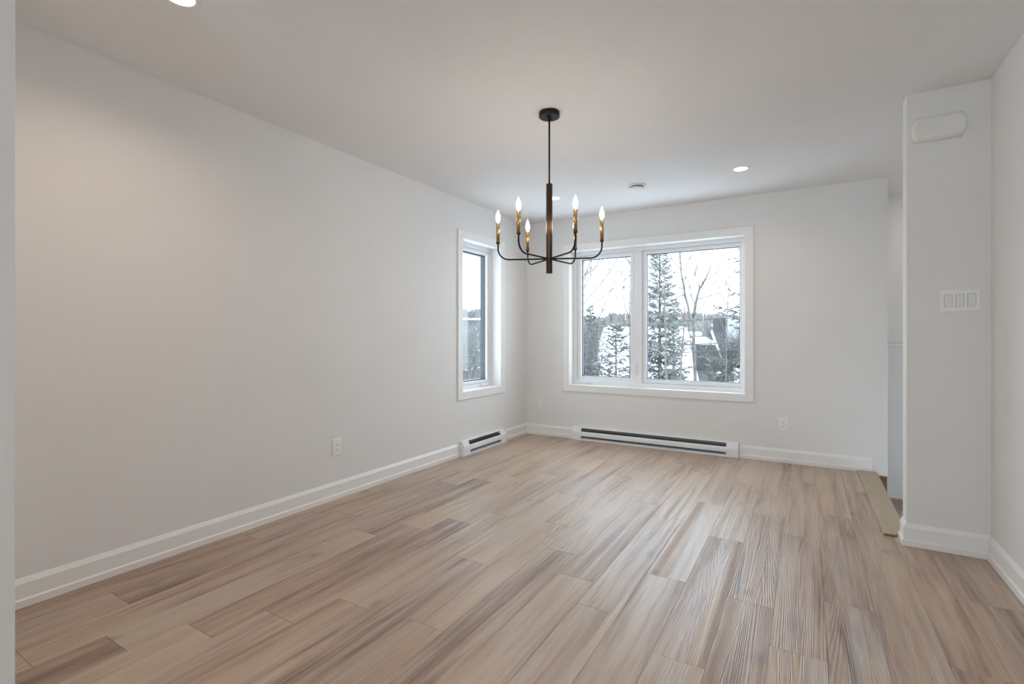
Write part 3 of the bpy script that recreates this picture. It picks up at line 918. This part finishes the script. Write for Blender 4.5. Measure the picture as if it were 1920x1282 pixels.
def foot(u, dist, sink=0.15):
    """Ground point below picture column u at forward distance dist."""
    p = at(u, V0, dist)
    return Vector((p.x, p.y, terrain_z(p.x, p.y) - sink))
def ht_to(u, v, dist):
    p = at(u, v, dist); return p.z - foot(u, dist).z

# conifers
spruce('spruce', foot(1237, 13.0), ht_to(1237, 440, 13.0), 1.02, 21, 'needle2', 'tall grey-green spruce left of the bare maple, running past the window top', snow=0.05, whorl=0.24, sub=0.045, dens=1.25, bark='palebark', top=0.12)
spruce('spruce', foot(1263, 15.0), ht_to(1263, 552, 15.0), 0.78, 22, 'needle', 'dark shorter spruce close behind the tallest spruce, on its right', snow=0.08, whorl=0.26, sub=0.06)
spruce('spruce', foot(1107.5, 16.3), ht_to(1107.5, 572, 16.3), 0.72, 23, 'needle3', 'slender dark spruce at the left of the wide window', snow=0.05, whorl=0.28, sub=0.07, top=0.02)
spruce('spruce', foot(1155, 10.9), ht_to(1155, 600, 10.9), 1.15, 24, 'needle', 'young snow-dusted spruce in front of the snowy roof', snow=0.22, whorl=0.24, sub=0.06, top=0.06)
spruce('spruce', foot(1132, 35.0), ht_to(1132, 600, 35.0), 1.05, 25, 'needle3', 'small dark spruce beside the left end of the snowy roof', snow=0.05, whorl=0.34, sub=0.11)
spruce('spruce', foot(1416, 12.3), ht_to(1416, 330, 12.3), 1.55, 26, 'needle', 'spruce half hidden by the right side of the wide window', snow=0.10, whorl=0.40, sub=0.06, dens=0.8, bare=0.0)
spruce('spruce', foot(1388, 10.0), ht_to(1388, 690, 10.0), 0.5, 31, 'needle2', 'low snow-laden spruce in the lower right corner of the wide window', snow=0.75, whorl=0.2, sub=0.06)
spruce('spruce', foot(866, 40.0), ht_to(866, 566, 40.0), 1.2, 27, 'needle3', 'dark conifer at the left edge of the narrow window', snow=0.02, whorl=0.5, sub=0.16)
spruce('spruce', foot(883, 60.0), ht_to(883, 574, 60.0), 0.7, 28, 'needle3', 'distant pointed conifer in the narrow window, right of the dark one', snow=0.0, whorl=0.5, sub=0.2)

# bare trees
D = 11.0
def path(pts, dist, rnd, jig=0.25, base=True):
    out = []
    off = 0
    for u, v in pts:
        out.append(at(u, v, dist + off)); off += rnd.uniform(-jig, jig)
    return out
rn = random.Random(3)
def with_foot(pts, dist, jig=0.2):
    return [foot(pts[0][0], dist)] + path(pts, dist, rn, jig)
bare_tree('bare_maple', [
    (with_foot([(1303, 690), (1301, 640), (1300, 604), (1293, 590), (1285, 555), (1281, 530), (1277, 500), (1274, 470), (1272, 440)], D), 0.060, 0.008),
    (path([(1298, 600), (1304, 572), (1312, 540), (1322, 524), (1332, 500), (1335, 488)], D, rn), 0.036, 0.004),
    (path([(1312, 540), (1311, 515), (1306, 498), (1308, 486)], D, rn), 0.009, 0.003),
    (path([(1322, 526), (1334, 518), (1346, 508), (1353, 503)], D, rn), 0.012, 0.003),
    (path([(1308, 561), (1325, 556), (1340, 552), (1357, 547)], D, rn), 0.012, 0.003),
    (path([(1284, 552), (1272, 556), (1262, 554), (1252, 553)], D, rn), 0.013, 0.003),
    (path([(1283, 543), (1270, 537), (1258, 532)], D, rn), 0.012, 0.003),
    (path([(1302, 592), (1318, 570), (1330, 556), (1342, 545)], D, rn), 0.010, 0.003),
    (path([(1280, 510), (1290, 490), (1297, 478)], D, rn), 0.009, 0.003),
    (path([(1277, 498), (1268, 485), (1262, 472)], D, rn), 0.009, 0.003),
    (path([(1276, 505), (1264, 488), (1252, 478)], D, rn), 0.010, 0.003),
], 41, 'bare maple with a forked trunk in the middle of the wide window', depth=2, twig_every=0.28, twig=0.55, kids=(2, 3))
bare_tree('bare_birch', [
    (with_foot([(1276, 712), (1277, 670), (1280, 640), (1282, 605), (1284, 575)], 9.7, 0.05), 0.030, 0.011),
    (path([(1274, 655), (1272, 625), (1270, 600)], 9.7, rn, 0.05), 0.012, 0.006),
], 42, 'thin pale birch trunk standing in front of the bare maple', bark='palebark', depth=1, twig_every=0.4, twig=0.5)
bare_tree('bare_birch', [
    (with_foot([(1250, 715), (1248, 660), (1247, 610), (1246, 570), (1246, 540)], 10.0, 0.05), 0.034, 0.014),
], 43, 'pale bare trunk crossing the tallest spruce', bark='palebark', depth=1, twig_every=0.6, twig=0.4)
bare_tree('bare_sapling', [
    (with_foot([(1362, 640), (1363, 590), (1365, 560), (1367, 525), (1366, 495), (1370, 480)], 11.0, 0.05), 0.022, 0.005),
    (path([(1363, 588), (1372, 568), (1380, 556)], 11.0, rn, 0.1), 0.010, 0.003),
    (path([(1364, 580), (1358, 565), (1354, 550)], 11.0, rn, 0.1), 0.007, 0.003),
], 44, 'slender bare sapling near the right side of the wide window', depth=1, twig_every=0.35, twig=0.35)
L1 = 9.5
bare_tree('bare_ash', [
    (with_foot([(1066, 700), (1068, 640), (1074, 600), (1090, 575), (1107, 555), (1126, 533), (1140, 515), (1155, 490), (1160, 478)], L1), 0.018, 0.004),
    (path([(1072, 605), (1088, 585), (1105, 578), (1122, 562), (1135, 555), (1150, 540)], L1, rn), 0.010, 0.003),
    (path([(1072, 590), (1092, 545), (1106, 520), (1120, 495), (1134, 470)], L1, rn), 0.011, 0.003),
    (path([(1075, 570), (1092, 530), (1104, 500), (1112, 480), (1118, 462)], L1, rn), 0.009, 0.003),
    (path([(1080, 540), (1098, 515), (1122, 497), (1140, 470)], L1, rn), 0.008, 0.003),
    (path([(1076, 560), (1092, 510), (1097, 480), (1098, 455)], L1, rn), 0.009, 0.003),
    (path([(1070, 640), (1078, 560), (1088, 500), (1100, 460)], L1, rn), 0.008, 0.003),
], 45, 'bare tree leaning in from the left side of the wide window', depth=1, twig_every=0.22, twig=0.45, spread=0.4)
bare_tree('bare_ash', [
    (with_foot([(1118, 660), (1122, 600), (1130, 580), (1138, 560), (1146, 545), (1158, 520), (1166, 505)], 16), 0.035, 0.005),
    (path([(1146, 605), (1142, 580), (1141, 560), (1146, 540)], 16, rn), 0.012, 0.003),
    (path([(1146, 600), (1152, 570), (1158, 550)], 16, rn), 0.015, 0.004),
], 46, 'thin bare tree behind the young snow-dusted spruce', depth=2, twig_every=0.4, twig=0.6)
bare_tree('bare_poplar', [
    (with_foot([(1181, 690), (1181, 620), (1181, 570), (1180, 530), (1179, 508)], 17), 0.040, 0.006),
    (path([(1181, 600), (1172, 575), (1168, 550), (1172, 530)], 17, rn), 0.02, 0.004),
    (path([(1181, 570), (1172, 545), (1166, 530)], 17, rn), 0.008, 0.003),
    (path([(1180, 560), (1190, 535), (1196, 515)], 17, rn), 0.008, 0.003),
], 47, 'twiggy bare tree just left of the window mullion', depth=3, twig_every=0.16, twig=0.8, kids=(2, 3))
bare_tree('bare_ash', [
    (with_foot([(1196, 700), (1194, 540), (1185, 500), (1172, 478), (1155, 452)], 8.5, 0.05), 0.03, 0.006),
    (path([(1190, 515), (1182, 492), (1172, 482), (1165, 465)], 8.5, rn, 0.05), 0.012, 0.005),
], 48, 'bare tree whose branches reach in at the upper right of the casement', depth=1, twig_every=0.9, twig=0.25)
bare_tree('bare_birch', [
    (with_foot([(1329, 700), (1331, 660), (1333, 630), (1332, 605)], 15.5, 0.05), 0.02, 0.006),
], 49, 'thin bare tree right of the grey dormer', depth=2, twig_every=0.3, twig=0.5)

# thickets: twigs beyond counting
def thicket(name, u0, u1, d0, d1, vt0, vt1, n, seed, label, mat='twig', snow_p=0.0):
    rnd = random.Random(seed)
    mb = MB(); sn = MB()
    for k in range(n):
        u = rnd.uniform(u0, u1); dd = rnd.uniform(d0, d1)
        b = foot(u, dd, 0.1)
        topz = at(u, rnd.uniform(vt0, vt1), dd).z
        h = max(0.5, topz - b.z)
        d = Vector((rnd.uniform(-0.22, 0.22), rnd.uniform(-0.22, 0.22), 1))
        P = [b]
        for q in range(4):
            d = (d + Vector((rnd.uniform(-0.15, 0.15), rnd.uniform(-0.15, 0.15), 0.1))).normalized()
            P.append(P[-1] + d * h / 4)
        mb.tube(P, [0.020, 0.016, 0.012, 0.008, 0.004], 3)
        for q in range(9):
            s = rnd.uniform(0.25, 1.0) * 4
            i = min(3, int(s)); p = P[i].lerp(P[i + 1], s - i)
            dd2 = Vector((rnd.uniform(-1, 1), rnd.uniform(-1, 1), rnd.uniform(0.0, 1.1))).normalized()
            L = rnd.uniform(0.3, 0.9)
            e = p + dd2 * L
            m_ = p + dd2 * L * 0.5 + Vector((0, 0, 0.03))
            mb.tube([p, m_, e], [0.007, 0.005, 0.003], 3)
            for w_ in range(3):
                p2 = p + dd2 * L * rnd.uniform(0.3, 1)
                d3 = (dd2 + Vector((rnd.uniform(-1, 1), rnd.uniform(-1, 1), rnd.uniform(-0.4, 1))) * 0.9).normalized()
                mb.tube([p2, p2 + d3 * rnd.uniform(0.15, 0.4)], [0.004, 0.002], 3)
            if rnd.random() < snow_p:
                sprig(sn, p + Vector((0, 0, 0.012)), dd2, L * 0.4, 0.010, rnd)
    o = tag(mb.build(name, M[mat], fix=False), label, 'thicket', kind='stuff')
    if len(sn.v): tag(sn.build('snow_cover', M['snow'], o, fix=False), kind='stuff')
    return o
thicket('bare_thicket', 1316, 1372, 36, 47, 612, 640, 420, 61, 'grey bare thicket behind the right end of the snowy roof', snow_p=0.1)
thicket('bare_thicket', 1366, 1440, 13.6, 15.0, 628, 670, 280, 65, 'grey bare thicket below the pale block at the right of the wide window', snow_p=0.12)
thicket('bare_thicket', 1050, 1098, 13.2, 14.8, 612, 670, 190, 62, 'bare thicket at the lower left of the wide window', snow_p=0.18)
thicket('bare_thicket', 1068, 1140, 37, 48, 608, 636, 420, 66, 'grey bare thicket behind the left end of the snowy roof', snow_p=0.05)
thicket('bare_thicket', 835, 935, 14, 37, 596, 660, 620, 63, 'snowy bare thicket filling the lower half of the narrow window', snow_p=0.25)
thicket('bare_thicket', 1085, 1380, 52, 62, 598, 614, 700, 64, 'row of grey bare bushes beyond the snowy roof', snow_p=0.05)

# ------------------------------------------------------------------ neighbouring houses, pale block
hd, hs = dirv(1226)
def house():
    """Steep-roofed neighbour seen over its roof: ridge across the view, slope towards us, dormer on the right."""
    def P(s, t, z):      # s = distance along the view, t = sideways
        q = CAM + hd * s + hs * t
        return Vector((q.x, q.y, z))
    k = 1 / math.cos(math.atan((1226 - 960) / FPX))
    s0, s1 = 25.0, 17.6
    z0, z1 = 1.42, -0.92
    hw = 2.42
    o = tag(empty('neighbour_house', P(21, 0, -2.2)), 'neighbouring house whose steep snowy roof fills the lower middle of the wide window', 'house')
    off = o.location.copy()
    def L(p): return p - off
    m = MB()
    sb = s0 + (s0 - s1)
    m.loft([[L(P(s1 + 0.3, -hw + 0.2, -2.6)), L(P(s1 + 0.3, hw - 0.2, -2.6)), L(P(sb - 0.3, hw - 0.2, -2.6)), L(P(sb - 0.3, -hw + 0.2, -2.6))],
            [L(P(s1 + 0.3, -hw + 0.2, z1 - 0.05)), L(P(s1 + 0.3, hw - 0.2, z1 - 0.05)), L(P(sb - 0.3, hw - 0.2, z1 - 0.05)), L(P(sb - 0.3, -hw + 0.2, z1 - 0.05))],
            [L(P(s0 - 0.05, -hw + 0.2, z0 - 0.2)), L(P(s0 - 0.05, hw - 0.2, z0 - 0.2)), L(P(s0 + 0.05, hw - 0.2, z0 - 0.2)), L(P(s0 + 0.05, -hw + 0.2, z0 - 0.2))]], True, True, False)
    m.build('wall', M['siding'], o)
    def slope_slab(mb, ta, tb, sa, sb_, lift, th):
        zz = lambda s: z0 + (z1 - z0) * (s0 - s) / (s0 - s1) if s <= s0 else z0 + (z1 - z0) * (s - s0) / (s0 - s1)
        r = []
        for t in (ta, tb):
            r.append([L(P(sa, t, zz(sa) + lift)), L(P(sb_, t, zz(sb_) + lift)), L(P(sb_, t, zz(sb_) + lift + th)), L(P(sa, t, zz(sa) + lift + th))])
        mb.loft(r, True, True, False)
    m = MB(); slope_slab(m, -hw, hw, s1, s0, -0.12, 0.12); slope_slab(m, -hw, hw, s0, sb, -0.12, 0.12); m.build('roof', M['shingle'], o)
    m = MB(); slope_slab(m, -hw + 0.02, 1.54, s1 + 0.02, s0, 0.0, 0.20); slope_slab(m, -hw + 0.02, hw - 0.3, s0 - 0.9, s0 + 0.6, 0.0, 0.18)
    m.build('snow_cover', M['snow'], o, bevel=0.07, segs=3)
    m = MB(); slope_slab(m, hw, hw + 0.13, s1 - 0.1, s0 + 0.1, -0.14, 0.30); m.build('rake_board', M['fascia'], o)
    m = MB(); slope_slab(m, hw + 0.06, hw + 0.15, s1 - 0.1, s0 - 0.8, 0.16, 0.10); m.build('rake_snow', M['snow'], o, bevel=0.03)
    m = MB(); m.loft([[L(P(20.0, 1.55, -1.6)), L(P(20.0, 2.16, -1.6)), L(P(22.6, 2.16, -1.6)), L(P(22.6, 1.55, -1.6))], [L(P(20.0, 1.55, 0.82)), L(P(20.0, 2.16, 0.82)), L(P(22.6, 2.16, 0.92)), L(P(22.6, 1.55, 0.92))]], True, True, False)
    d = m.build('dormer', M['siding'], o)
    m = MB(); m.loft([[L(P(19.8, 1.50, 0.82)), L(P(19.8, 2.22, 0.82)), L(P(22.8, 2.22, 0.92)), L(P(22.8, 1.50, 0.92))], [L(P(19.9, 1.56, 0.98)), L(P(19.9, 2.16, 0.98)), L(P(22.8, 2.16, 1.12)), L(P(22.8, 1.56, 1.12))]], True, True, False)
    m.build('dormer_snow', M['snow'], d, bevel=0.05, segs=2)
house()

def far_house(u, v_top, v_eave, dist, half, label, wall='palewall', depth=4.0, name='distant_house'):
    d, s = dirv(u)
    c = at(u, v_eave, dist)
    top = at(u, v_top, dist).z
    gz = min(terrain_z(c.x, c.y), -0.75) - 0.2
    o = tag(empty(name, (c.x, c.y, gz), math.atan2(s.y, s.x)), label, 'house')
    e = c.z - gz; t = top - gz
    MB().box((-half, 0, 0), (half, depth, e)).build('wall', M[wall], o)
    m = MB()
    m.loft([[(-half - .2, -.3, e), (half + .2, -.3, e), (half + .2, depth + .3, e), (-half - .2, depth + .3, e)], [(-half - .2, depth * .5 - .05, t), (half + .2, depth * .5 - .05, t), (half + .2, depth * .5 + .05, t), (-half - .2, depth * .5 + .05, t)]], True, True, False)
    m.build('snowy_roof', M['snow'], o)
    return o
far_house(886, 595, 600, 66, 1.3, 'small distant house with a snowy roof seen in the narrow window', wall='siding')
far_house(1343, 607, 612, 70, 0.7, 'tiny distant house with a snowy roof left of the pale block', wall='siding')

def pale_block():  # pale box, lower grey box beside it, white slab on top
    d, s = dirv(1376)
    c = at(1376, 626, 30)
    gz = -1.1
    o = tag(empty('pale_block', (c.x, c.y, gz), math.atan2(s.y, s.x)), 'pale blue-white flat-topped block at the right side of the wide window', 'building')
    ztop = at(1376, 592.5, 30).z - gz
    MB().box((-0.45, 0, 0), (1.6, 4, ztop)).build('wall', M['palewall'], o)
    MB().box((-1.2, 0.8, 0), (-0.45, 3.5, ztop - 0.12)).build('side_block', M['shingle'], o)
    MB().box((-0.52, -0.08, ztop), (1.7, 4.1, ztop + 0.07)).build('top_snow', M['snow'], o, bevel=0.02)
pale_block()

# overhead cables between poles beyond the picture
def cable(u0, v0, d0, u1, v1, d1, label, r=0.0095):
    a, b = at(u0, v0, d0), at(u1, v1, d1)
    d = b - a
    a2, b2 = a - d * 1.6, b + d * 0.9
    P = []
    for k in range(41):
        s = k / 40
        P.append(a2.lerp(b2, s))
    o = MB().tube([p - a2 for p in P], r, 6).build('overhead_cable', M['cable'], loc=a2)
    tag(o, label, 'cable', 'overhead cables outside')
cable(1088, 615, 15.5, 1350, 597, 14, 'overhead cable just above the snowy roof ridge, highest of those in the wide window')
cable(1088, 657, 10.8, 1388, 641, 9.6, 'overhead cable crossing the snowy roof, upper of the close pair')
cable(1088, 671, 10.8, 1388, 655, 9.6, 'overhead cable crossing the snowy roof, lower of the close pair')
cable(870, 536, 30, 912, 533, 29.5, 'faint overhead cable high in the sky of the narrow window', 0.016)
